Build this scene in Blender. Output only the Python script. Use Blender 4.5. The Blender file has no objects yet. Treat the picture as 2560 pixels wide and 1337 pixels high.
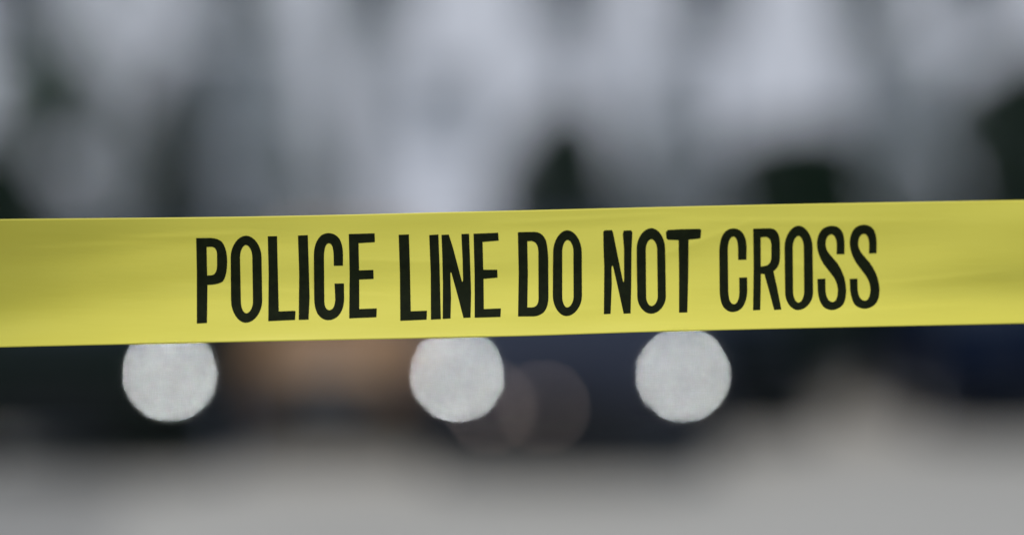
import bpy, bmesh, math, random
from mathutils import Vector, Matrix
from mathutils.geometry import delaunay_2d_cdt

R = math.radians
random.seed(7)
S = bpy.context.scene
COL = S.collection

# ------------------------------------------------------------------ camera
CAM_H = 1.25
FOCAL, SENSOR, PW, PH = 85.0, 36.0, 2560.0, 1337.0
FPX = PW * FOCAL / SENSOR
cd = bpy.data.cameras.new('camera')
cam = bpy.data.objects.new('camera', cd)
COL.objects.link(cam)
cam.location = (0, 0, CAM_H)
cam.rotation_euler = (R(90), 0, 0)
cd.lens, cd.sensor_width, cd.sensor_fit = FOCAL, SENSOR, 'HORIZONTAL'
cd.clip_start, cd.clip_end = 0.05, 2000
cd.dof.use_dof = True
cd.dof.focus_distance = 1.434
cd.dof.aperture_fstop = 1.376
S.camera = cam

# ------------------------------------------------------------------ sky, sun, exposure (overcast)
SUN_EL, SUN_AZ = 66.0, 200.0          # azimuth from +Y, clockwise: behind the camera, a little to the left
w = bpy.data.worlds.new('World')
S.world = w
w.use_nodes = True
nt = w.node_tree
sky = nt.nodes.new('ShaderNodeTexSky')
sky.sky_type = 'NISHITA'
sky.sun_disc = False
sky.sun_elevation = R(SUN_EL)
sky.sun_rotation = R(SUN_AZ)
sky.air_density, sky.dust_density, sky.ozone_density = 1.0, 1.5, 1.5
bg = nt.nodes['Background']
bg.inputs['Strength'].default_value = 0.15
nt.links.new(sky.outputs[0], bg.inputs['Color'])
sl = bpy.data.lights.new('sun', 'SUN')
sl.energy, sl.angle, sl.color = 1.25, R(25), (1.0, 0.97, 0.93)
sun = bpy.data.objects.new('sun', sl)
COL.objects.link(sun)
d = Vector((math.sin(R(SUN_AZ)) * math.cos(R(SUN_EL)), math.cos(R(SUN_AZ)) * math.cos(R(SUN_EL)), math.sin(R(SUN_EL))))
sun.rotation_euler = d.to_track_quat('Z', 'Y').to_euler()
sun.location = d * 60
S.view_settings.view_transform = 'Standard'
S.view_settings.look = 'None'
S.view_settings.gamma = 1.0
S.view_settings.use_curve_mapping = False
S.view_settings.exposure = 0.38
S.render.engine = 'CYCLES'
S.cycles.use_adaptive_sampling = False
S.cycles.use_denoising = True
S.cycles.max_bounces = 6
S.cycles.caustics_reflective = S.cycles.caustics_refractive = False


def X(px, dist):
    """photograph column -> metres to the side at that distance"""
    return (px - PW / 2) * dist / FPX


def Z(py, dist):
    return CAM_H + (PH / 2 - py) * dist / FPX


# ------------------------------------------------------------------ helpers
def tag(o, label=None, cat=None, group=None, kind=None):
    for k, v in (('label', label), ('category', cat), ('group', group), ('kind', kind)):
        if v:
            o[k] = v
    return o


def empty(name, loc, rz=0.0):
    o = bpy.data.objects.new(name, None)
    COL.objects.link(o)
    o.location = loc
    o.rotation_euler = (0, 0, rz)
    o.empty_display_size = 0.2
    return o


def mesh(name, verts, faces, mat, parent=None, smooth=False, loc=None):
    me = bpy.data.meshes.new(name)
    me.from_pydata([tuple(v) for v in verts], [], faces)
    me.update()
    if smooth:
        me.polygons.foreach_set('use_smooth', [True] * len(me.polygons))
    me.materials.append(mat)
    o = bpy.data.objects.new(name, me)
    COL.objects.link(o)
    if parent:
        o.parent = parent
    if loc:
        o.location = loc
    return o


class MB:
    def __init__(self):
        self.v, self.f = [], []

    def add(self, vs, fs):
        b = len(self.v)
        self.v += [tuple(v) for v in vs]
        self.f += [tuple(b + i for i in f) for f in fs]
        return self

    def box(self, x0, x1, y0, y1, z0, z1):
        return self.add([(x0, y0, z0), (x1, y0, z0), (x1, y1, z0), (x0, y1, z0), (x0, y0, z1), (x1, y0, z1), (x1, y1, z1), (x0, y1, z1)],
                        [(0, 3, 2, 1), (4, 5, 6, 7), (0, 1, 5, 4), (1, 2, 6, 5), (2, 3, 7, 6), (3, 0, 4, 7)])

    def tube(self, pts, rad, n=8):
        pts = [Vector(p) for p in pts]
        rings = []
        for i, p in enumerate(pts):
            t = (pts[min(i + 1, len(pts) - 1)] - pts[max(i - 1, 0)]).normalized()
            a = t.orthogonal().normalized()
            c = t.cross(a)
            r = rad[i] if isinstance(rad, (list, tuple)) else rad
            rings.append([p + (a * math.cos(k * 2 * math.pi / n) + c * math.sin(k * 2 * math.pi / n)) * r for k in range(n)])
        vs = [v for r in rings for v in r]
        fs = []
        for i in range(len(pts) - 1):
            for k in range(n):
                fs.append((i * n + k, i * n + (k + 1) % n, (i + 1) * n + (k + 1) % n, (i + 1) * n + k))
        fs.append(tuple(range(n))[::-1])
        fs.append(tuple((len(pts) - 1) * n + k for k in range(n)))
        return self.add(vs, fs)

    def lathe(self, prof, axis='X', n=24, off=(0, 0, 0)):
        """prof: (along, radius) list, closed by fans where the radius is 0"""
        vs, fs = [], []
        for a, r in prof:
            for k in range(n):
                c, s = math.cos(k * 2 * math.pi / n) * r, math.sin(k * 2 * math.pi / n) * r
                p = (a, c, s) if axis == 'X' else ((c, a, s) if axis == 'Y' else (c, s, a))
                vs.append((p[0] + off[0], p[1] + off[1], p[2] + off[2]))
        for i in range(len(prof) - 1):
            for k in range(n):
                fs.append((i * n + k, i * n + (k + 1) % n, (i + 1) * n + (k + 1) % n, (i + 1) * n + k))
        return self.add(vs, fs)

    def build(self, name, mat, parent=None, smooth=False):
        return mesh(name, self.v, self.f, mat, parent, smooth)


# ------------------------------------------------------------------ materials
def mat(name, col, rough=0.6, metal=0.0, noise=None, bump=0.0, coat=0.0, spec=0.5, emit=None):
    """noise = (scale, second colour, stretch xyz)"""
    m = bpy.data.materials.new(name)
    m.use_nodes = True
    n, l = m.node_tree.nodes, m.node_tree.links
    p = n['Principled BSDF']
    p.inputs['Base Color'].default_value = (*col, 1)
    p.inputs['Roughness'].default_value = rough
    p.inputs['Metallic'].default_value = metal
    p.inputs['Coat Weight'].default_value = coat
    p.inputs['Coat Roughness'].default_value = 0.08
    p.inputs['Specular IOR Level'].default_value = spec
    if emit:
        p.inputs['Emission Color'].default_value = (*emit[0], 1)
        p.inputs['Emission Strength'].default_value = emit[1]
    if noise:
        sc, c2, st = noise
        tc = n.new('ShaderNodeTexCoord')
        mp = n.new('ShaderNodeMapping')
        mp.inputs['Scale'].default_value = st
        nz = n.new('ShaderNodeTexNoise')
        nz.inputs['Scale'].default_value = sc
        nz.inputs['Detail'].default_value = 6
        mx = n.new('ShaderNodeMix')
        mx.data_type = 'RGBA'
        mx.inputs[6].default_value = (*col, 1)
        mx.inputs[7].default_value = (*c2, 1)
        rp = n.new('ShaderNodeValToRGB')
        rp.color_ramp.elements[0].position, rp.color_ramp.elements[1].position = 0.35, 0.65
        l.new(tc.outputs['Object'], mp.inputs[0])
        l.new(mp.outputs[0], nz.inputs['Vector'])
        l.new(nz.outputs[0], rp.inputs[0])
        l.new(rp.outputs[0], mx.inputs[0])
        l.new(mx.outputs[2], p.inputs['Base Color'])
        if bump:
            b = n.new('ShaderNodeBump')
            b.inputs['Strength'].default_value = bump
            b.inputs['Distance'].default_value = 0.01
            l.new(nz.outputs[0], b.inputs['Height'])
            l.new(b.outputs[0], p.inputs['Normal'])
    return m


LEAF = dict(spec=.15)
M = {
    'asphalt': mat('asphalt', (0.315, 0.286, 0.222), 0.9, noise=(0.5, (0.365, 0.333, 0.263), (1, 1, 1)), bump=0.2),
    'soil': mat('soil', (0.045, 0.04, 0.03), 0.95, noise=(6, (0.07, 0.055, 0.04), (1, 1, 1)), bump=0.5),
    'kerb': mat('kerb_concrete', (0.20, 0.195, 0.18), 0.85, noise=(3, (0.25, 0.24, 0.22), (1, 1, 1)), bump=0.2),
    'wall': mat('white_render', (0.81, 0.785, 0.765), 0.8, noise=(0.7, (0.73, 0.71, 0.69), (1, 1, 0.3)), bump=0.1),
    'panel': mat('grey_panel', (0.30, 0.305, 0.31), 0.7, noise=(1.5, (0.26, 0.265, 0.27), (1, 1, .3))),
    'trim': mat('white_trim', (0.82, 0.82, 0.82), 0.5, noise=(3, (0.78, 0.78, 0.78), (1, 1, 1))),
    'slate': mat('roof_slate', (0.10, 0.105, 0.115), 0.7, noise=(5, (0.14, 0.14, 0.15), (1, 1, 1)), bump=0.3),
    'glass': mat('window_glass', (0.015, 0.018, 0.018), 0.08, spec=.3, noise=(0.8, (0.03, 0.035, 0.035), (1, 1, 1))),
    'blind': mat('window_blind', (0.20, 0.215, 0.215), 0.5, noise=(2, (0.17, 0.185, 0.185), (1, 1, 6))),
    'leaf_dark': mat('leaf_dark', (0.008, 0.022, 0.010), 0.6, noise=(5, (0.016, 0.036, 0.016), (1, 1, 1)), **LEAF),
    'leaf_mid': mat('leaf_mid', (0.035, 0.07, 0.04), 0.6, noise=(5, (0.055, 0.09, 0.05), (1, 1, 1)), **LEAF),
    'leaf_grey': mat('leaf_grey', (0.10, 0.13, 0.11), 0.6, noise=(5, (0.14, 0.17, 0.14), (1, 1, 1)), **LEAF),
    'bark': mat('bark', (0.09, 0.08, 0.07), 0.9, noise=(12, (0.13, 0.12, 0.105), (1, 1, 0.2)), bump=0.6),
    'tyre': mat('tyre_rubber', (0.012, 0.012, 0.012), 0.8, noise=(20, (0.02, 0.02, 0.02), (1, 1, 1))),
    'rim': mat('rim_alloy', (0.35, 0.35, 0.36), 0.35, 0.9, noise=(20, (0.30, 0.30, 0.31), (1, 1, 1))),
    'plastic': mat('black_plastic', (0.008, 0.009, 0.009), 0.6, spec=.15, noise=(20, (0.018, 0.018, 0.02), (1, 1, 1))),
    'car_glass': mat('car_glass', (0.01, 0.012, 0.014), 0.05, noise=(2, (0.014, 0.016, 0.018), (1, 1, 1))),
    'reflector': mat('lamp_reflector', (0.03, 0.03, 0.033), 0.4, 0.3, noise=(20, (0.04, 0.04, 0.043), (1, 1, 1))),
    'plate': mat('plate_white', (0.45, 0.44, 0.42), 0.4, noise=(20, (0.40, 0.40, 0.38), (1, 1, 1))),
    'amber': mat('amber_lens', (0.16, 0.07, 0.006), 0.35, noise=(30, (0.13, 0.055, 0.005), (1, 1, 1))),
}


def paint(name, c):
    return mat(name, c, 0.65, 0.0, noise=(30, tuple(x * 1.15 for x in c), (1, 1, 1)), coat=0.0, spec=.02)


# ------------------------------------------------------------------ the setting: ground, planting bed, kerb
def grid_sheet(name, x0, x1, y0, y1, z, nx, ny, m):
    vs = [(x0 + (x1 - x0) * i / nx, y0 + (y1 - y0) * j / ny, z) for j in range(ny + 1) for i in range(nx + 1)]
    fs = [(j * (nx + 1) + i, j * (nx + 1) + i + 1, (j + 1) * (nx + 1) + i + 1, (j + 1) * (nx + 1) + i) for j in range(ny) for i in range(nx)]
    return mesh(name, vs, fs, m)


tag(grid_sheet('ground', -700, 700, -300, 1100, 0, 20, 20, M['asphalt']), kind='structure')
BED_Y = 22.1
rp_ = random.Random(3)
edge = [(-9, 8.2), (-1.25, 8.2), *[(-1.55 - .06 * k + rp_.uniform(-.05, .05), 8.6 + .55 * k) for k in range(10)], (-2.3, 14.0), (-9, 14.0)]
mesh('darker_ground', [(a, b, .004) for a, b in edge], [tuple(range(len(edge)))], mat('darker_asphalt', (.215, .198, .158), .92, noise=(.9, (.25, .23, .183), (1, 1, 1)), bump=.2))['kind'] = 'structure'  # thin sheet that makes the ground darker at the left
tag(grid_sheet('planting_bed', -16, 16, BED_Y + 0.15, 39.9, 0.09, 8, 4, M['soil']), kind='structure')
kb = MB()
for i in range(32):
    kb.box(-16 + i + 0.004, -15 + i - 0.004, BED_Y, BED_Y + 0.15, -0.05, 0.125)
tag(kb.build('kerb', M['kerb']), kind='structure')


# ------------------------------------------------------------------ the pale building
BY = 40.0
bld = empty('pale_building', (0, BY, 0))
tag(bld, 'large white rendered building filling the blurred background above the tape', 'building')
BX0, BX1, BH, BDEP = -15.0, 15.0, 8.2, 9.0
# (centre column in the photograph, sill z, head z, width, pane material)
WIN = []
for px, wd in ((45, 1.35), (570, 1.15), (935, 1.3), (1420, 1.25), (1765, 1.35), (2165, 1.2), (2440, 1.15)):
    WIN.append((X(px, BY), 4.85 if px < 100 else 5.10, 6.95, wd, 'glass'))
for px, z0, z1, wd in ((635, 3.25, 4.75, 1.25), (1110, 3.35, 4.45, 1.25), (1660, 3.30, 4.75, 0.85), (2290, 3.3, 4.75, 0.95)):
    WIN.append((X(px, BY), z0, z1, wd, 'blind'))
xs = sorted({BX0, BX1, *[round(c - wd / 2, 4) for c, _, _, wd, _ in WIN], *[round(c + wd / 2, 4) for c, _, _, wd, _ in WIN]})
zs = sorted({0.0, BH, *[a for _, a, _, _, _ in WIN], *[b for _, _, b, _, _ in WIN]})
wm = MB()
for i in range(len(xs) - 1):
    for j in range(len(zs) - 1):
        cx, cz = (xs[i] + xs[i + 1]) / 2, (zs[j] + zs[j + 1]) / 2
        if any(abs(cx - c) < wd / 2 and a < cz < b for c, a, b, wd, _ in WIN):
            continue
        wm.add([(xs[i], 0, zs[j]), (xs[i + 1], 0, zs[j]), (xs[i + 1], 0, zs[j + 1]), (xs[i], 0, zs[j + 1])], [(0, 1, 2, 3)])
for c, a, b, wd, _ in WIN:
    l, r = c - wd / 2, c + wd / 2
    wm.add([(l, 0, a), (r, 0, a), (r, 0, b), (l, 0, b), (l, .22, a), (r, .22, a), (r, .22, b), (l, .22, b)],
           [(0, 4, 5, 1), (1, 5, 6, 2), (2, 6, 7, 3), (3, 7, 4, 0)])
wm.add([(BX0, 0, 0), (BX0, BDEP, 0), (BX1, BDEP, 0), (BX1, 0, 0), (BX0, 0, BH), (BX0, BDEP, BH), (BX1, BDEP, BH), (BX1, 0, BH)],
       [(1, 0, 4, 5), (2, 1, 5, 6), (3, 2, 6, 7), (4, 7, 6, 5)])
wm.build('wall', M['wall'], bld)
MB().box(BX0 - .25, BX1 + .25, -.25, BDEP + .25, BH + .003, BH + .3).build('cornice', M['trim'], bld)
rf = MB().add([(BX0 - .5, -.5, BH + .303), (BX1 + .5, -.5, BH + .303), (BX1 + .5, BDEP + .5, BH + .303), (BX0 - .5, BDEP + .5, BH + .303),
               (BX0 + 4, BDEP / 2, BH + 3), (BX1 - 4, BDEP / 2, BH + 3)],
              [(0, 3, 2, 1), (0, 1, 5, 4), (1, 2, 5), (2, 3, 4, 5), (3, 0, 4)])
rf.build('roof', M['slate'], bld)
for c, a, b, wd, g in WIN:
    l, r, fw = c - wd / 2 + .003, c + wd / 2 - .003, .055
    f = MB()
    f.box(l, l + fw, .10, .17, a + .003, b - .003).box(r - fw, r, .10, .17, a + .003, b - .003)
    f.box(l + fw, r - fw, .10, .17, a + .003, a + fw).box(l + fw, r - fw, .10, .17, b - fw, b - .003)
    fo = f.build('window', M['trim'], bld)
    if g == 'blind':
        fo['label'] = 'window with its pale blind lowered'
    mid = (a + b) / 2
    MB().box(l + fw, r - fw, .095, .165, mid - .025, mid + .025).build('glazing_bar', M['trim'], fo)
    for z0, z1 in ((a + fw, mid - .025), (mid + .025, b - fw)):
        MB().box(l + fw, r - fw, .13, .145, z0, z1).build('pane', M[g], fo)
    MB().box(l - .06, r + .06, -.06, .095, a - .07, a - .002).build('sill', M['trim'], fo)

for px, z0, z1, wd in ((635, .9, 3.05, 1.25), (1660, .9, 3.1, .85), (2290, .9, 3.1, .95), (635, 4.78, 5.0, 1.0), (895, .9, 4.95, .5), (1445, .9, 4.95, .45), (2150, .9, 4.95, .5), (1775, .9, 4.95, .3), (500, .9, 4.95, .4)):
    c = X(px, BY)
    MB().box(c - wd / 2, c + wd / 2, -.03, .1, z0, z1).build('spandrel_panel', M['panel'], bld)


# ------------------------------------------------------------------ shrubs and trees of the planting bed
def leaves(n, centre_fn, size, rnd, squash=1.0):
    mb = MB()
    for _ in range(n):
        c = centre_fn(rnd)
        a = Vector((rnd.gauss(0, 1), rnd.gauss(0, 1), rnd.gauss(0, 1))).normalized()
        b = a.orthogonal().normalized()
        b = (Matrix.Rotation(rnd.uniform(0, 6.28), 3, a) @ b)
        t = a.cross(b)
        s = size * rnd.uniform(.6, 1.3)
        mb.add([c - b * s, c + t * s * .42, c + b * s, c - t * s * .42], [(0, 1, 2, 3)])
    return mb


def crown_fn(profile, h0, h1, seed):
    """profile(t) -> radius at relative height t; uneven outline from a few lobes"""
    rr = random.Random(seed)
    lob = [(rr.uniform(0, 6.28), rr.uniform(1, 4), rr.uniform(0, 6.28), rr.uniform(.06, .16)) for _ in range(4)]

    def fn(rnd):
        while True:
            t = rnd.random()
            rad = profile(t)
            if rad <= 0:
                continue
            th = rnd.uniform(0, 2 * math.pi)
            k = 1 + sum(a * math.sin(round(f) * th + p + q * t * 3) for p, f, q, a in lob)
            r = rad * k * (rnd.random() ** .3)
            return Vector((r * math.cos(th), r * math.sin(th), h0 + (h1 - h0) * t))
    return fn


def plant(name, label, cat, loc, profile, h0, h1, n, leafsize, lm, trunk_r, seed, group=None, lean=(0, 0)):
    rnd = random.Random(seed)
    root = empty(name, loc)
    tag(root, label, cat, group)
    top = h0 + (h1 - h0) * .75
    t = MB()
    pts = [(lean[0] * z / h1 + rnd.gauss(0, .012), lean[1] * z / h1 + rnd.gauss(0, .012), z) for z in (-.05, h0 * .5 + .05, h0 + .1, (h0 + top) / 2, top)]
    t.tube(pts, [trunk_r, trunk_r * .85, trunk_r * .7, trunk_r * .45, trunk_r * .15], 8)
    for k in range(7):
        z = h0 + (top - h0) * (k + .5) / 7.5
        th = k * 2.4 + rnd.random()
        rr = profile((z - h0) / (h1 - h0)) * .8
        o = (lean[0] * z / h1, lean[1] * z / h1)
        t.tube([(o[0], o[1], z), (o[0] + rr * .5 * math.cos(th), o[1] + rr * .5 * math.sin(th), z + .12 * rr + .03), (o[0] + rr * math.cos(th), o[1] + rr * math.sin(th), z + .4 * rr)],
               [trunk_r * .4, trunk_r * .28, trunk_r * .1], 5)
    t.build('trunk', M['bark'], root)
    f0 = crown_fn(profile, h0, h1, seed)

    def f(r_):
        v = f0(r_)
        return Vector((v.x + lean[0] * v.z / h1, v.y + lean[1] * v.z / h1, v.z))
    leaves(n, f, leafsize, rnd).build('crown', M[lm], root)
    return root


def round_p(r):
    return lambda t: r * max(0, 1 - (max(0, t - .5) / .5) ** 2.6) ** .5 * (1 if t > .12 else .75 + 2 * t)


def cone_p(r):
    return lambda t: r * (1 - t) ** .7 * (1 if t > .06 else .8)


def column_p(r):
    return lambda t: r * (1 - max(0, (t - .6) / .4) ** 2.2) * (1 if t > .08 else .7)


def dome_p(r, p=5):
    return lambda t: r * max(0, 1 - t ** p) ** .5 * (1 if t > .08 else .8)


def ball_p(r):
    return lambda t: r * math.sqrt(max(0, 1 - (2 * t - 1) ** 2))


SY = 29.0
plant('wide_shrub', 'wide dark flat-topped evergreen shrub rising above the tape beneath the middle of CROSS', 'shrub',
      (X(2015, SY), SY, .09), dome_p(.90, 14), .05, Z(308, SY) - .09, 26000, .055, 'leaf_dark', .06, 11)
plant('narrow_shrub', 'narrow dark evergreen shrub with a domed top rising above the tape over the word DO', 'shrub',
      (X(1410, SY), SY - .2, .09), dome_p(.74, 7), .05, Z(258, SY) - .09, 19000, .05, 'leaf_dark', .05, 12)
plant('tall_evergreen', 'tall dark green evergreen at the right end of the tape', 'tree',
      (X(2625, SY), SY + .2, .09), dome_p(1.12, 9), .05, Z(110, SY) - .09, 27000, .06, 'leaf_dark', .08, 13)
plant('columnar_evergreen', 'slim dark columnar evergreen standing above the tape over the first word', 'tree',
      (X(445, SY), SY, .09), column_p(.46), .05, Z(110, SY) - .09, 12000, .05, 'leaf_dark', .05, 14)
plant('small_tree', 'small tree with a loose green crown at the left end of the picture', 'tree',
      (X(100, SY), SY + .6, .09), ball_p(.70), Z(390, SY), Z(110, SY), 3200, .06, 'leaf_mid', .05, 15)
plant('low_shrub', 'dark low shrub at the left end of the tape, under the small tree', 'shrub',
      (X(-45, SY), SY - .4, .09), dome_p(1.2, 5), .05, Z(345, SY) - .09, 28000, .05, 'leaf_dark', .05, 16)
plant('leaning_tree', 'thin grey-leaved tree leaning left in front of the building, right of the wide shrub', 'tree',
      (X(2400, SY), SY + 1.2, .09), column_p(.36), 1.6, 5.6, 1300, .06, 'leaf_grey', .04, 17, lean=(-1.1, 0))
plant('loose_tree', 'loose grey-leaved tree in front of the building above the first word of the tape', 'tree',
      (X(620, SY), SY + 1.4, .09), ball_p(.62), 1.7, 5.2, 1150, .06, 'leaf_grey', .05, 19)
plant('pale_tree', 'pale wide-crowned tree in front of the building at the upper left corner', 'tree',
      (X(235, SY), SY + 1.8, .09), ball_p(.9), 2.2, 5.3, 1300, .06, 'leaf_grey', .06, 20)
plant('thin_tree', 'thin grey-leaved upright tree in front of the building above the word LINE', 'tree',
      (X(880, SY), SY + 1.0, .09), column_p(.26), .8, 6.2, 1500, .06, 'leaf_grey', .04, 18)
for px, py, r_, n_, lab in ((255, 300, .60, 1900, 'loose grey-green shrub above the tape between the dark left shrub and the columnar evergreen'),
                            (735, 290, .50, 1900, 'loose grey-green shrub above the tape, over the end of its first word'),
                            (1670, 270, .62, 2500, 'loose grey-green shrub above the tape, over the word NOT'),
                            (2285, 375, .75, 2200, 'loose grey-green shrub above the tape between the wide dark shrub and the tall evergreen')):
    plant('grey_shrub', lab, 'shrub', (X(px, SY), SY + .5, .09), dome_p(r_, 5), .05, Z(py, SY) - .09, n_, .06, 'leaf_grey', .04, px, 'loose grey-green shrubs')
for i, (px, hh, r_, lab) in enumerate(((2060, 1.55, .8, 'dark leafy shrub closing the gap between parked cars, beside the black car'),
                                      (2390, 1.45, .78, 'dark leafy shrub closing the gap between parked cars, beside the blue car'))):
    plant('hedge_shrub', lab, 'shrub', (X(px, 23.2), 23.2 + .1 * i, .09), round_p(r_), .05, hh, 8000, .05, 'leaf_dark', .05, 30 + i, 'low shrubs along the kerb')


# ------------------------------------------------------------------ cars
def lerp_stations(st, k=4):
    out = []
    for i in range(len(st) - 1):
        p0, p1, p2, p3 = st[max(i - 1, 0)], st[i], st[i + 1], st[min(i + 2, len(st) - 1)]
        for j in range(k):
            t = j / k
            out.append([p1[0] + (p2[0] - p1[0]) * t] + [.5 * (2 * p1[c] + (p2[c] - p0[c]) * t + (2 * p0[c] - 5 * p1[c] + 4 * p2[c] - p3[c]) * t * t + (3 * p1[c] - p0[c] - 3 * p2[c] + p3[c]) * t ** 3) for c in range(1, len(p1))])
    out.append(list(st[-1]))
    return out


def slab(corners, th):
    """four corners (outside, seen anticlockwise) -> a thin slab that stands th proud of them"""
    c = [Vector(p) for p in corners]
    n = (c[1] - c[0]).cross(c[3] - c[0]).normalized() * th
    return MB().add([*c, *[p + n for p in c]], [(3, 2, 1, 0), (4, 5, 6, 7), (0, 1, 5, 4), (1, 2, 6, 5), (2, 3, 7, 6), (3, 0, 4, 7)])


def inset(corners, s):
    c = [Vector(p) for p in corners]
    m = sum(c, Vector()) / 4
    return [m + (p - m) * s for p in c]


LAMP_Z = .634


def car(label, pm, x, y, rz, half=.86, lamp_x=.68, lamps=(0, 0), lamp_r=.014, tall=0.0, group='cars parked in a row', amber=False, glints=False, plate=False, valance=False):
    """front faces the camera (-Y); lamps = emission of the (image left, image right) headlight"""
    root = empty('parked_car', (x, y, 0), rz)
    tag(root, label, 'car', group)
    k = half / .9
    st = [  # y, half width, bottom, top
        (0.0, .66 * k, .27, .60 + tall * .5), (.06, .76 * k, .22, .68 + tall * .6), (.25, .86 * k, .19, .76 + tall * .7), (.8, .9 * k, .19, .86 + tall * .8),
        (1.35, .9 * k, .19, .94 + tall), (2.4, .9 * k, .19, .95 + tall), (3.4, .9 * k, .19, .97 + tall), (4.05, .88 * k, .21, .98 + tall),
        (4.4, .82 * k, .27, .93 + tall), (4.5, .74 * k, .34, .84 + tall)]
    st = lerp_stations(st, 3)
    vs, fs = [], []
    ring = None
    for yy, hw, zb, zt in st:
        h = zt - zb
        half_sec = [(0, zt + .025), (.5 * hw, zt + .02), (.86 * hw, zt - .02), (.97 * hw, zt - .08), (hw, zt - .35 * h), (.985 * hw, zt - .65 * h), (.95 * hw, zb + .08), (.88 * hw, zb), (0, zb)]
        sec = half_sec + [(-a, b) for a, b in half_sec[-2:0:-1]]
        vs += [(a, yy, b) for a, b in sec]
        ring = len(sec)
    for i in range(len(st) - 1):
        for j in range(ring):
            fs.append((i * ring + j, (i + 1) * ring + j, (i + 1) * ring + (j + 1) % ring, i * ring + (j + 1) % ring))
    fs.append(tuple(range(ring)))
    fs.append(tuple((len(st) - 1) * ring + j for j in range(ring))[::-1])
    mesh('body', vs, fs, pm, root, True)
    # cabin
    z0, z1 = .93 + tall, 1.41 + tall * 1.6
    b = [(-.80 * k, 1.2, z0), (.80 * k, 1.2, z0), (.80 * k, 4.1, z0), (-.80 * k, 4.1, z0)]
    t = [(-.60 * k, 2.0, z1), (.60 * k, 2.0, z1), (.60 * k, 3.35, z1), (-.60 * k, 3.35, z1)]
    rt = [(-.5 * k, 2.15, z1 + .045), (.5 * k, 2.15, z1 + .045), (.5 * k, 3.2, z1 + .045), (-.5 * k, 3.2, z1 + .045)]
    cab = MB().add(b + t + rt, [(0, 1, 5, 4), (1, 2, 6, 5), (2, 3, 7, 6), (3, 0, 4, 7), (4, 5, 9, 8), (5, 6, 10, 9), (6, 7, 11, 10), (7, 4, 8, 11), (8, 9, 10, 11)])
    cab.build('cabin', pm, root)
    slab(inset([b[0], b[1], t[1], t[0]], .88), .008).build('windscreen', M['car_glass'], root)
    slab(inset([b[2], b[3], t[3], t[2]], .88), .008).build('rear_window', M['car_glass'], root)
    for s, q in ((1, [b[1], b[2], t[2], t[1]]), (-1, [b[3], b[0], t[0], t[3]])):
        q = inset(q, .86)
        m0, m1 = (q[0] + q[1]) / 2, (q[2] + q[3]) / 2
        e0, e1 = (q[1] - q[0]) * .02, (q[2] - q[3]) * .02
        slab([q[0], m0 - e0, m1 - e1, q[3]], .008).build('side_window', M['car_glass'], root)
        slab([m0 + e0, q[1], q[2], m1 + e1], .008).build('side_window', M['car_glass'], root)
    # front: grille, intake, plate, lamps
    g = MB().box(-.40 * k, .40 * k, -.035, .02, .50 + tall * .4, .62 + tall * .4)
    go = g.build('grille', M['plastic'], root)
    for q in range(3):
        zz = .525 + q * .035 + tall * .4
        MB().box(-.38 * k, .38 * k, -.045, -.036, zz - .006, zz + .006).build('slat', M['plastic'], go)
    if not valance:
        MB().box(-.52 * k, .52 * k, -.03, .02, .285, .40).build('lower_intake', M['plastic'], root)
    if plate:
        MB().box(-.24, .24, -.05, -.036, .415, .485).build('number_plate', M['plate'], root)
    if valance:
        MB().box(-.70 * k, .70 * k, -.032, .05, .16, .43).add([(s * a, b, c) for s in (-1, 1) for a, b, c in ((.703 * k, -.032, .16), (.925 * k, .26, .16), (.925 * k, .26, .43), (.703 * k, -.032, .43))], [(0, 1, 2, 3), (7, 6, 5, 4)]).build('lower_bumper', M['plastic'], root)
    for s, e in ((-1, lamps[0]), (1, lamps[1])):
        cx = s * lamp_x
        hz = LAMP_Z + tall * .5
        hl = MB()
        hl.lathe([(.10, .0), (.10, .085), (-.005, .085), (-.012, .078), (.008, .05), (.012, 0.0)], 'Y', 20, (cx, -.01, hz))
        ho = hl.build('headlight', M['reflector'], root, True)
        lm = M['car_glass'] if not e else mat('lamp_glow', (.8, .8, .8), .3, emit=((.95, 1.0, .995), e))
        MB().lathe([(.045, 0), (.045, lamp_r), (.012, lamp_r), (.008, lamp_r * .6), (.007, 0)], 'Y', 24, (cx, -.035, hz)).build('bulb', lm, ho, True)
        # mirrors
        mo = MB().lathe([(-.09, 0), (-.08, .05), (0, .07), (.08, .06), (.09, 0)], 'X', 12, (s * (.93 * k + .06), 1.55, 1.02 + tall)).build('mirror', pm, root, True)
        MB().box(s * .86 * k - .06, s * .86 * k + .06, 1.53, 1.57, .955 + tall, .985 + tall).build('mirror_arm', M['plastic'], mo)
        for wy in (.85, 3.65):
            w_ = MB().lathe([(-.10, .20), (-.105, .28), (-.085, .315), (.085, .315), (.105, .28), (.10, .20)], 'X', 28, (s * (.82 * k), wy, .315))
            wo = w_.build('wheel', M['tyre'], root, True)
            r_ = MB().lathe([(s * .06, 0), (s * .07, .05), (s * .055, .07), (s * .05, .19), (s * .098, .205), (s * .02, .205), (s * .02, 0)], 'X', 24, (s * .82 * k, wy, .315))
            for a in range(5):
                th = a * 2 * math.pi / 5
                dx, dz = math.cos(th), math.sin(th)
                r_.tube([(s * (.82 * k + .075), wy + dx * .03, .315 + dz * .03), (s * (.82 * k + .085), wy + dx * .19, .315 + dz * .19)], .02, 5)
            r_.build('rim', M['rim'], wo)
            ar = MB()
            for a in range(12):
                a0, a1 = math.pi * a / 12, math.pi * (a + 1) / 12
                p = lambda an, rd, xx: (s * xx, wy + math.cos(an) * rd, .315 + math.sin(an) * rd)
                ar.add([p(a0, .33, .91 * k), p(a1, .33, .91 * k), p(a1, .385, .905 * k), p(a0, .385, .905 * k)], [(0, 1, 2, 3)])
            ar.build('wheel_arch', M['plastic'], root)
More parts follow.
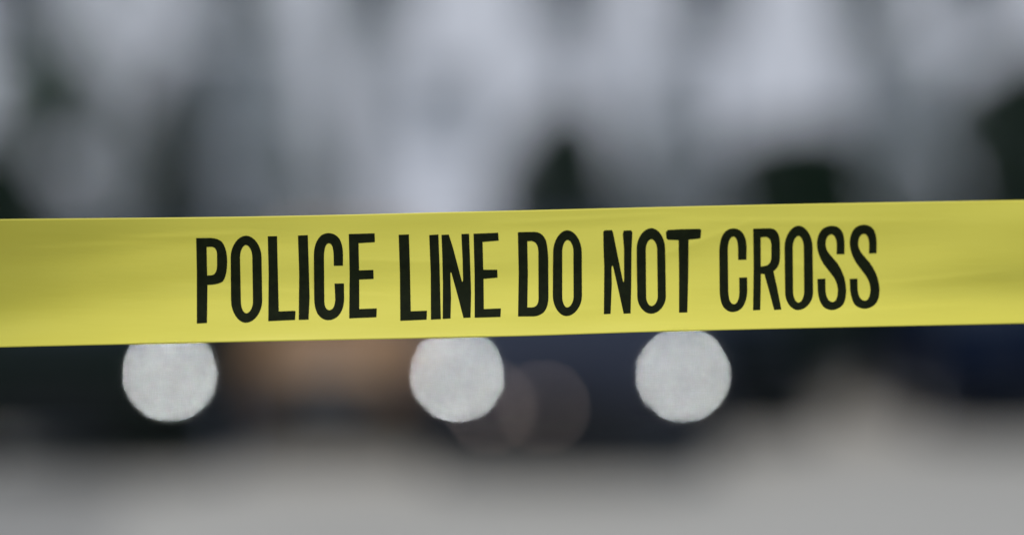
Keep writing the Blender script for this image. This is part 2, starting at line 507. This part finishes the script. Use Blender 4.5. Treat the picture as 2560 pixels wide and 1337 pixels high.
        if amber:
            MB().lathe([(.05, 0), (.05, .05), (-.01, .05), (-.02, .03), (-.022, 0)], 'Y', 16, (s * .80 * k, .07, .50)).build('turn_signal', M['amber'], root, True)
    for cx, cz, e in (glints or ()):
        MB().lathe([(.03, 0), (.03, .022), (-.01, .022), (-.014, .016), (-.015, 0)], 'Y', 16, (cx, -.035, cz)).build('bumper_glint', mat('glint_glow', (.5, .4, .35), .3, emit=((1, .80, .70), e)), root, True)  # small glowing discs added to stand in for dim warm glints
    return root


P_slate = paint('paint_slate', (.024, .027, .036))
P_black = paint('paint_black', (.003, .005, .005))
P_graphite = paint('paint_graphite', (.005, .008, .005))
P_navy = paint('paint_navy', (.001, .004, .012))
P_copper = paint('paint_tan', (.29, .178, .094))
E = 110.0
D1 = 13.9
c1x = X(1425.5, D1)
car('dark slate car in the centre with two lit round headlights under the tape', P_slate, c1x, D1, R(0), valance=True, lamp_x=X(1708, D1) - c1x, lamps=(E, E * .95),
    glints=((X(1358, D1) - c1x, .45, 2.0), (X(1227, D1) - c1x, .45, 2.6)))
D2 = 14.0
l2 = X(427, D2)
car('dark graphite car at the left with one lit headlight showing under the tape', P_graphite, l2 - .68, D2, R(-3), lamps=(0, E * .95))
car('tan brown car parked between the two dark cars with lit headlights', P_copper, X(818, 15.7), 15.7, 0, half=.735, lamp_x=.56, amber=True, valance=True, plate=True)
car('black car with unlit headlights parked partly behind the dark slate car', P_black, X(1775, 17.2), 17.2, 0)
car('navy blue car at the right edge of the picture', P_navy, X(2655, 17.2), 17.2, R(0))


# ------------------------------------------------------------------ the police tape
def tape_edges(u):
    """top and bottom edge rows of the photograph at column u"""
    pts_t = [(-900, 562), (0, 548), (640, 541), (1280, 526.5), (1920, 511.5), (2560, 500), (3460, 484)]
    pts_b = [(-900, 889), (0, 868), (500, 856.5), (1280, 840.5), (1650, 829), (2560, 808.5), (3460, 788)]

    def ip(p):
        for i in range(len(p) - 1):
            if u <= p[i + 1][0] or i == len(p) - 2:
                p0, p1, p2, p3 = p[max(i - 1, 0)], p[i], p[i + 1], p[min(i + 2, len(p) - 1)]
                t = (u - p1[0]) / (p2[0] - p1[0])
                m1 = (p2[1] - p0[1]) / (p2[0] - p0[0]) * (p2[0] - p1[0])
                m2 = (p3[1] - p1[1]) / (p3[0] - p1[0]) * (p2[0] - p1[0])
                return (2 * t ** 3 - 3 * t * t + 1) * p1[1] + (t ** 3 - 2 * t * t + t) * m1 + (-2 * t ** 3 + 3 * t * t) * p2[1] + (t ** 3 - t * t) * m2
    return ip(pts_t), ip(pts_b)


TH = .075
# soft creases of the stretched film: column and height of both ends, width, height of the fold
CREASES = [(330, .16, 640, .13, .018, .00020), (860, .36, 1260, .42, .02, .00018), (1640, .40, 1880, .13, .02, .00022), (1860, .35, 2060, .55, .022, .00022),
           (1700, .11, 2320, .16, .02, .00016), (460, .55, 980, .66, .02, .00016), (1240, .10, 1660, .06, .016, .00018), (2200, .66, 2500, .58, .025, .00022),
           (60, .24, 380, .20, .02, .00018), (1130, .83, 1500, .80, .018, .00014), (2080, .88, 2420, .84, .02, .00016)]


def curl(u, t):
    """how far the film comes forward of its upper edge: the lower part curls towards the camera, with shallow stretch ripples"""
    g = lambda m, sd: math.exp(-((u - m) / sd) ** 2)
    tw = .10 * g(1350, 950) - .50 * g(-130, 470)
    base = TH * (tw * t + .05 * t ** 2 + .10 * t ** 3 - .02 * math.sin(math.pi * t))
    hump = lambda c, sd: sd * .8862 * (math.erf((t - c) / sd) + math.erf(c / sd))        # the run of a local tilt about height c
    base += TH * (g(2700, 420) * (-.42 * hump(.62, .22) + .10 * hump(.1, .15)) + g(-50, 420) * .22 * hump(.95, .2)
                  - .07 * g(800, 330) * hump(.42, .10) - .06 * g(1900, 260) * hump(.5, .12))
    rip = .00022 * math.sin(u / 83 + 4 * t) * math.sin(5.3 * t + u / 310) + .00012 * math.sin(u / 37 - 7 * t + 1.3 * math.sin(u / 190)) * math.sin(math.pi * t)
    rip += .00024 * math.sin(15 * t + u / 420 + .8 * math.sin(u / 260))
    for x0, t0, x1, t1, wd, am in CREASES:
        if x0 - 60 < u < x1 + 60:
            k = min(1, max(0, (u - x0) / (x1 - x0)))
            fade = math.exp(-(max(0, x0 - u, u - x1) / 30) ** 2) * math.sin(math.pi * (.08 + .84 * k)) ** .5
            q = (t - t0 - (t1 - t0) * k) / wd
            rip += am * fade * (math.exp(-q * q) if q < 0 else math.exp(-q * q / 6))
    return base + rip


def tape_pt(u, t, off=0.0):
    a, b = tape_edges(u)
    v = a + (b - a) * t
    dep = 1.4166 + (1.4718 - 1.4166) * u / PW - curl(u, t) - off
    return Vector(((u - PW / 2) / FPX * dep, dep, CAM_H + (PH / 2 - v) / FPX * dep))


def tape_mat():
    m = bpy.data.materials.new('yellow_film')
    m.use_nodes = True
    n, l = m.node_tree.nodes, m.node_tree.links
    p = n['Principled BSDF']
    p.inputs['Roughness'].default_value = .42
    p.inputs['Specular IOR Level'].default_value = .22
    tc = n.new('ShaderNodeTexCoord')
    mp = n.new('ShaderNodeMapping')
    mp.inputs['Scale'].default_value = (7, 7, 60)
    mp.inputs['Rotation'].default_value = (0, R(-1), 0)
    nz = n.new('ShaderNodeTexNoise')
    nz.inputs['Scale'].default_value = 1.6
    nz.inputs['Detail'].default_value = 5
    nz.inputs['Roughness'].default_value = .55
    mx = n.new('ShaderNodeMix')
    mx.data_type = 'RGBA'
    mx.inputs[6].default_value = (.645, .56, .066, 1)
    mx.inputs[7].default_value = (.67, .59, .082, 1)
    b = n.new('ShaderNodeBump')
    b.inputs['Strength'].default_value = .12
    b.inputs['Distance'].default_value = .002
    l.new(tc.outputs['Object'], mp.inputs[0])
    l.new(mp.outputs[0], nz.inputs['Vector'])
    l.new(nz.outputs[0], mx.inputs[0])
    l.new(nz.outputs[0], b.inputs['Height'])
    l.new(mx.outputs[2], p.inputs['Base Color'])
    l.new(b.outputs[0], p.inputs['Normal'])
    return m


U0, U1, NU, NT = -700, 3260, 440, 80
vs, fs = [], []
for k in range(2):
    for i in range(NU + 1):
        for j in range(NT + 1):
            vs.append(tape_pt(U0 + (U1 - U0) * i / NU, j / NT, -.00012 * k))
W_ = NT + 1
N_ = (NU + 1) * W_
for i in range(NU):
    for j in range(NT):
        a = i * W_ + j
        fs.append((a, a + 1, a + W_ + 1, a + W_))
        fs.append((N_ + a, N_ + a + W_, N_ + a + W_ + 1, N_ + a + 1))
for i in range(NU):
    for j in (0, NT):
        a = i * W_ + j
        q = (a, a + W_, N_ + a + W_, N_ + a)
        fs.append(q if j == 0 else q[::-1])
for i in (0, NU):
    for j in range(NT):
        a = i * W_ + j
        q = (a, N_ + a, N_ + a + 1, a + 1)
        fs.append(q if i == 0 else q[::-1])
tape = mesh('police_tape', vs, fs, tape_mat(), None, True)
tag(tape, 'yellow plastic barrier tape stretched across, printed POLICE LINE DO NOT CROSS in black', 'police tape')

INK = mat('black_ink', (.006, .008, .002), .6, noise=(260, (.009, .012, .003), (1, 1, 1)), spec=.05)


def c_(*p):
    return (*p, 'c')


def stad(cx_t, top, cx_b, bot, l0, l1, r0, r1, ya, yb, k=.52):
    """a tall O contour: straight sides from ya to yb (left x l0 -> l1, right r0 -> r1), round ends"""
    def arc(p0, p1, p2, rev=False):
        # cubic quarter from p0 (vertical side) to p1 (horizontal crown)
        out = []
        for i in range(1, 8):
            t = i / 8
            x0, y0 = p0
            x3, y3 = p1
            c1 = (x0, y0 + (y3 - y0) * k)
            c2 = (x3 + (x0 - x3) * k, y3)
            out.append(((1 - t) ** 3 * x0 + 3 * (1 - t) ** 2 * t * c1[0] + 3 * (1 - t) * t * t * c2[0] + t ** 3 * x3,
                        (1 - t) ** 3 * y0 + 3 * (1 - t) ** 2 * t * c1[1] + 3 * (1 - t) * t * t * c2[1] + t ** 3 * y3))
        return out
    T, B = (cx_t, top), (cx_b, bot)
    return [T, *arc((r0, ya), T, 0)[::-1], (r0, ya), (r1, yb), *arc((r1, yb), B, 0), B, *arc((l1, yb), B, 0)[::-1], (l1, yb), (l0, ya), *arc((l0, ya), T, 0)]


def flat(contour):
    """quadratic contour with off-curve points -> polyline"""
    pts = []
    n = len(contour)
    full = []
    for i, p in enumerate(contour):
        q = contour[(i + 1) % n]
        full.append(p)
        if len(p) == 3 and len(q) == 3:
            full.append(((p[0] + q[0]) / 2, (p[1] + q[1]) / 2))
    n = len(full)
    for i, p in enumerate(full):
        if len(p) == 2:
            pts.append(p)
        else:
            a, b = full[i - 1], full[(i + 1) % n]
            for s in (.2, .4, .6, .8):
                pts.append(((1 - s) ** 2 * a[0] + 2 * s * (1 - s) * p[0] + s * s * b[0], (1 - s) ** 2 * a[1] + 2 * s * (1 - s) * p[1] + s * s * b[1]))
    return pts


A5 = (460, 540, 4.1783)
A6 = (960, 540, 4.1783)
A7 = (1460, 530, 3.2821)
GL = [
    ('P', A5, [[(127, 230), (275, 229), c_(352, 232), (395, 268), c_(450, 335), (451, 470), c_(450, 625), (405, 682), c_(355, 717), (245, 718), (240, 1115), (134, 1121), (134, 600)],
               [(236, 323), (285, 320), c_(342, 323), (345, 400), (345, 520), c_(342, 614), (285, 618), (242, 620), (238, 450)]]),
    ('O', A5, [stad(648, 205, 645, 1113, 487, 491, 810, 817, 430, 880), stad(646, 302, 650, 1014, 585, 594, 713, 720, 430, 890)]),
    ('L', A5, [[(875, 212), (972, 210), (978, 500), (990, 995), (1150, 988), (1166, 993), (1160, 1083), (880, 1096), (884, 600)]]),
    ('I', A5, [[(1190, 204), (1293, 199), (1304, 560), (1312, 850), (1301, 1080), (1198, 1083), (1203, 600)]]),
    ('C', A5, [[(1565, 519), (1660, 517), (1661, 400), c_(1660, 300), (1625, 240), c_(1585, 180), (1510, 178), c_(1440, 178), (1400, 240), c_(1358, 305), (1356, 400), (1360, 870),
                c_(1362, 960), (1395, 1020), c_(1440, 1085), (1505, 1086), c_(1590, 1083), (1635, 1010), c_(1672, 950), (1673, 860), (1671, 703), (1572, 704), (1580, 870),
                c_(1573, 978), (1520, 982), c_(1470, 980), (1466, 890), (1462, 420), c_(1465, 286), (1513, 283), c_(1558, 286), (1562, 400)]]),
    ('E', A5, [[(1721, 188), (1991, 180), (1994, 272), (1823, 283), (1829, 567), (1978, 562), (1981, 655), (1830, 662), (1831, 970), (2014, 963), (2010, 1055), (1725, 1067), (1730, 600)]]),
    ('L', A6, [[(153, 196), (260, 192), (270, 500), (280, 993), (449, 987), (445, 1080), (170, 1092), (166, 600)]]),
    ('I', A6, [[(472, 199), (568, 192), (580, 500), (594, 1075), (490, 1080), (488, 600)]]),
    ('N', A6, [[(600, 197), (677, 193), (722, 335), (812, 676), (818, 688), (826, 672), (820, 450), (808, 188), (888, 185), (897, 400), (910, 800), (904, 1058), (830, 1062), (770, 830),
                (704, 592), (697, 585), (693, 600), (700, 850), (695, 1068), (613, 1073), (615, 700), (608, 400)]]),
    ('E', A6, [[(935, 185), (1193, 174), (1198, 256), (1030, 270), (1037, 560), (1183, 560), (1186, 642), (1040, 655), (1043, 970), (1221, 963), (1217, 1052), (947, 1060), (946, 600)]]),
    ('D', A6, [[(1398, 172), (1412, 168), (1570, 165), c_(1655, 168), (1690, 250), c_(1714, 320), (1716, 480), (1718, 850), c_(1715, 950), (1670, 1003), c_(1620, 1045), (1560, 1046), (1400, 1047), (1407, 600)],
               [(1497, 264), (1535, 260), c_(1608, 263), (1612, 370), (1614, 870), c_(1610, 950), (1545, 953), (1497, 954), (1503, 600)]]),
    ('O', A6, [stad(1915, 148, 1905, 1043, 1766, 1763, 2066, 2068, 380, 830), stad(1918, 250, 1912, 953, 1862, 1862, 1978, 1980, 370, 840)]),
    ('N', A7, [[(158, 165), (168, 150), (228, 148), (238, 165), (265, 300), (318, 560), (324, 578), (329, 560), (328, 300), (318, 180), (326, 152), (386, 150), (397, 165), (390, 320), (388, 600),
                (382, 830), (325, 832), (285, 650), (240, 450), (232, 436), (226, 455), (228, 600), (218, 834), (163, 836), (166, 450), (160, 300)]]),
    ('O', A7, [stad(553, 132, 550, 833, 432, 437, 666, 672, 300, 690), stad(552, 222, 553, 770, 507, 510, 600, 605, 310, 690)]),
    ('T', A7, [[(672, 165), (688, 147), (800, 141), (950, 138), (962, 148), (956, 212), (945, 218), (858, 226), (856, 500), (848, 822), (780, 824), (780, 500), (776, 230), (690, 227), (676, 215)]]),
    ('C', A7, [[(1265, 392), (1333, 390), (1335, 290), c_(1333, 215), (1305, 175), c_(1275, 135), (1225, 134), c_(1170, 136), (1140, 185), c_(1112, 235), (1110, 320), (1113, 650), c_(1117, 740), (1145, 780),
                c_(1178, 818), (1220, 819), c_(1280, 816), (1310, 765), c_(1338, 715), (1340, 640), (1338, 535), (1273, 537), (1275, 660), c_(1270, 752), (1230, 756), c_(1187, 752), (1184, 650), (1180, 300), c_(1185, 203), (1227, 200),
                c_(1262, 204), (1264, 300)]]),
    ('R', A7, [[(1388, 140), (1400, 136), (1530, 133), c_(1605, 140), (1608, 250), (1609, 370), c_(1606, 452), (1555, 484), (1585, 620), (1620, 798), (1560, 802), (1520, 650), (1480, 508), (1452, 506), (1450, 650),
                (1446, 802), (1387, 805), (1392, 450)],
               [(1450, 207), (1490, 203), c_(1534, 208), (1537, 270), (1537, 370), c_(1534, 438), (1480, 442), (1451, 446)]]),
    ('O', A7, [stad(1762, 112, 1755, 803, 1645, 1650, 1876, 1880, 290, 660), stad(1760, 195, 1760, 742, 1713, 1716, 1803, 1806, 290, 650)]),
    ('S', A7, [[(2138, 345), (2072, 346), (2074, 270), c_(2070, 186), (2030, 183), c_(1985, 188), (1983, 260), c_(1984, 310), (2020, 350), (2080, 420), c_(2148, 520), (2152, 640), c_(2150, 730), (2120, 765),
                c_(2080, 803), (2028, 803), c_(1965, 796), (1940, 740), c_(1915, 680), (1917, 600), (1914, 549), (1981, 545), (1982, 640), c_(1990, 735), (2040, 738), c_(2078, 735), (2083, 650), c_(2083, 590), (2050, 535),
                (1965, 425), c_(1912, 340), (1911, 260), c_(1915, 170), (1965, 133), c_(2000, 113), (2038, 113), c_(2090, 115), (2115, 155), c_(2137, 190), (2138, 260)]]),
    ('S', A7, [[(2401, 337), (2338, 340), (2340, 265), c_(2335, 181), (2298, 178), c_(2253, 182), (2250, 255), c_(2251, 305), (2285, 345), (2345, 415), c_(2420, 515), (2426, 635), c_(2424, 720), (2390, 755),
                c_(2350, 792), (2300, 792), c_(2230, 786), (2208, 735), c_(2182, 675), (2182, 600), (2180, 548), (2244, 545), (2246, 635), c_(2255, 724), (2305, 727), c_(2345, 724), (2350, 640), c_(2350, 580), (2315, 525),
                (2232, 415), c_(2181, 330), (2180, 250), c_(2185, 160), (2232, 124), c_(2265, 104), (2300, 104), c_(2355, 107), (2380, 148), c_(2401, 185), (2402, 255)]]),
]


def inside(pt, poly):
    x, y = pt
    r = False
    j = len(poly) - 1
    for i in range(len(poly)):
        xi, yi = poly[i]
        xj, yj = poly[j]
        if (yi > y) != (yj > y) and x < (xj - xi) * (y - yi) / (yj - yi) + xi:
            r = not r
        j = i
    return r


for ch, (ox, oy, sc), contours in GL:
    polys = [[(ox + p[0] / sc, oy + p[1] / sc) for p in flat(c)] for c in contours]
    pts, edges = [], []
    for pl in polys:
        b = len(pts)
        # split long sides so that the print follows the film
        dense = []
        for i, p in enumerate(pl):
            q = pl[(i + 1) % len(pl)]
            m_ = max(1, int(math.dist(p, q) / 9))
            dense += [(p[0] + (q[0] - p[0]) * s / m_, p[1] + (q[1] - p[1]) * s / m_) for s in range(m_)]
        pts += dense
        edges += [(b + i, b + (i + 1) % len(dense)) for i in range(len(dense))]
    x0, x1 = min(p[0] for p in pts), max(p[0] for p in pts)
    y0, y1 = min(p[1] for p in pts), max(p[1] for p in pts)
    gx = x0 + 5
    while gx < x1:
        gy = y0 + 5
        while gy < y1:
            pts.append((gx, gy))
            gy += 9
        gx += 9
    cv, ce, cf, *_ = delaunay_2d_cdt([Vector(p) for p in pts], edges, [], 0, 1e-6)
    keep = []
    for f in cf:
        m_ = sum((cv[i] for i in f), Vector((0, 0))) / len(f)
        if sum(inside(m_, pl) for pl in polys) % 2:
            keep.append(tuple(f))
    used = sorted({i for f in keep for i in f})
    rm = {o_: n_ for n_, o_ in enumerate(used)}
    vs = []
    for i in used:
        u, v = cv[i]
        a, b = tape_edges(u)
        vs.append(tape_pt(u, (v - a) / (b - a), .00015))
    o = mesh('letter', vs, [tuple(rm[i] for i in f) for f in keep], INK, tape, True)
    me = o.data
    if me.polygons and sum(p.normal.y for p in me.polygons) > 0:
        me.flip_normals()
    o['label'] = 'black printed letter ' + ch
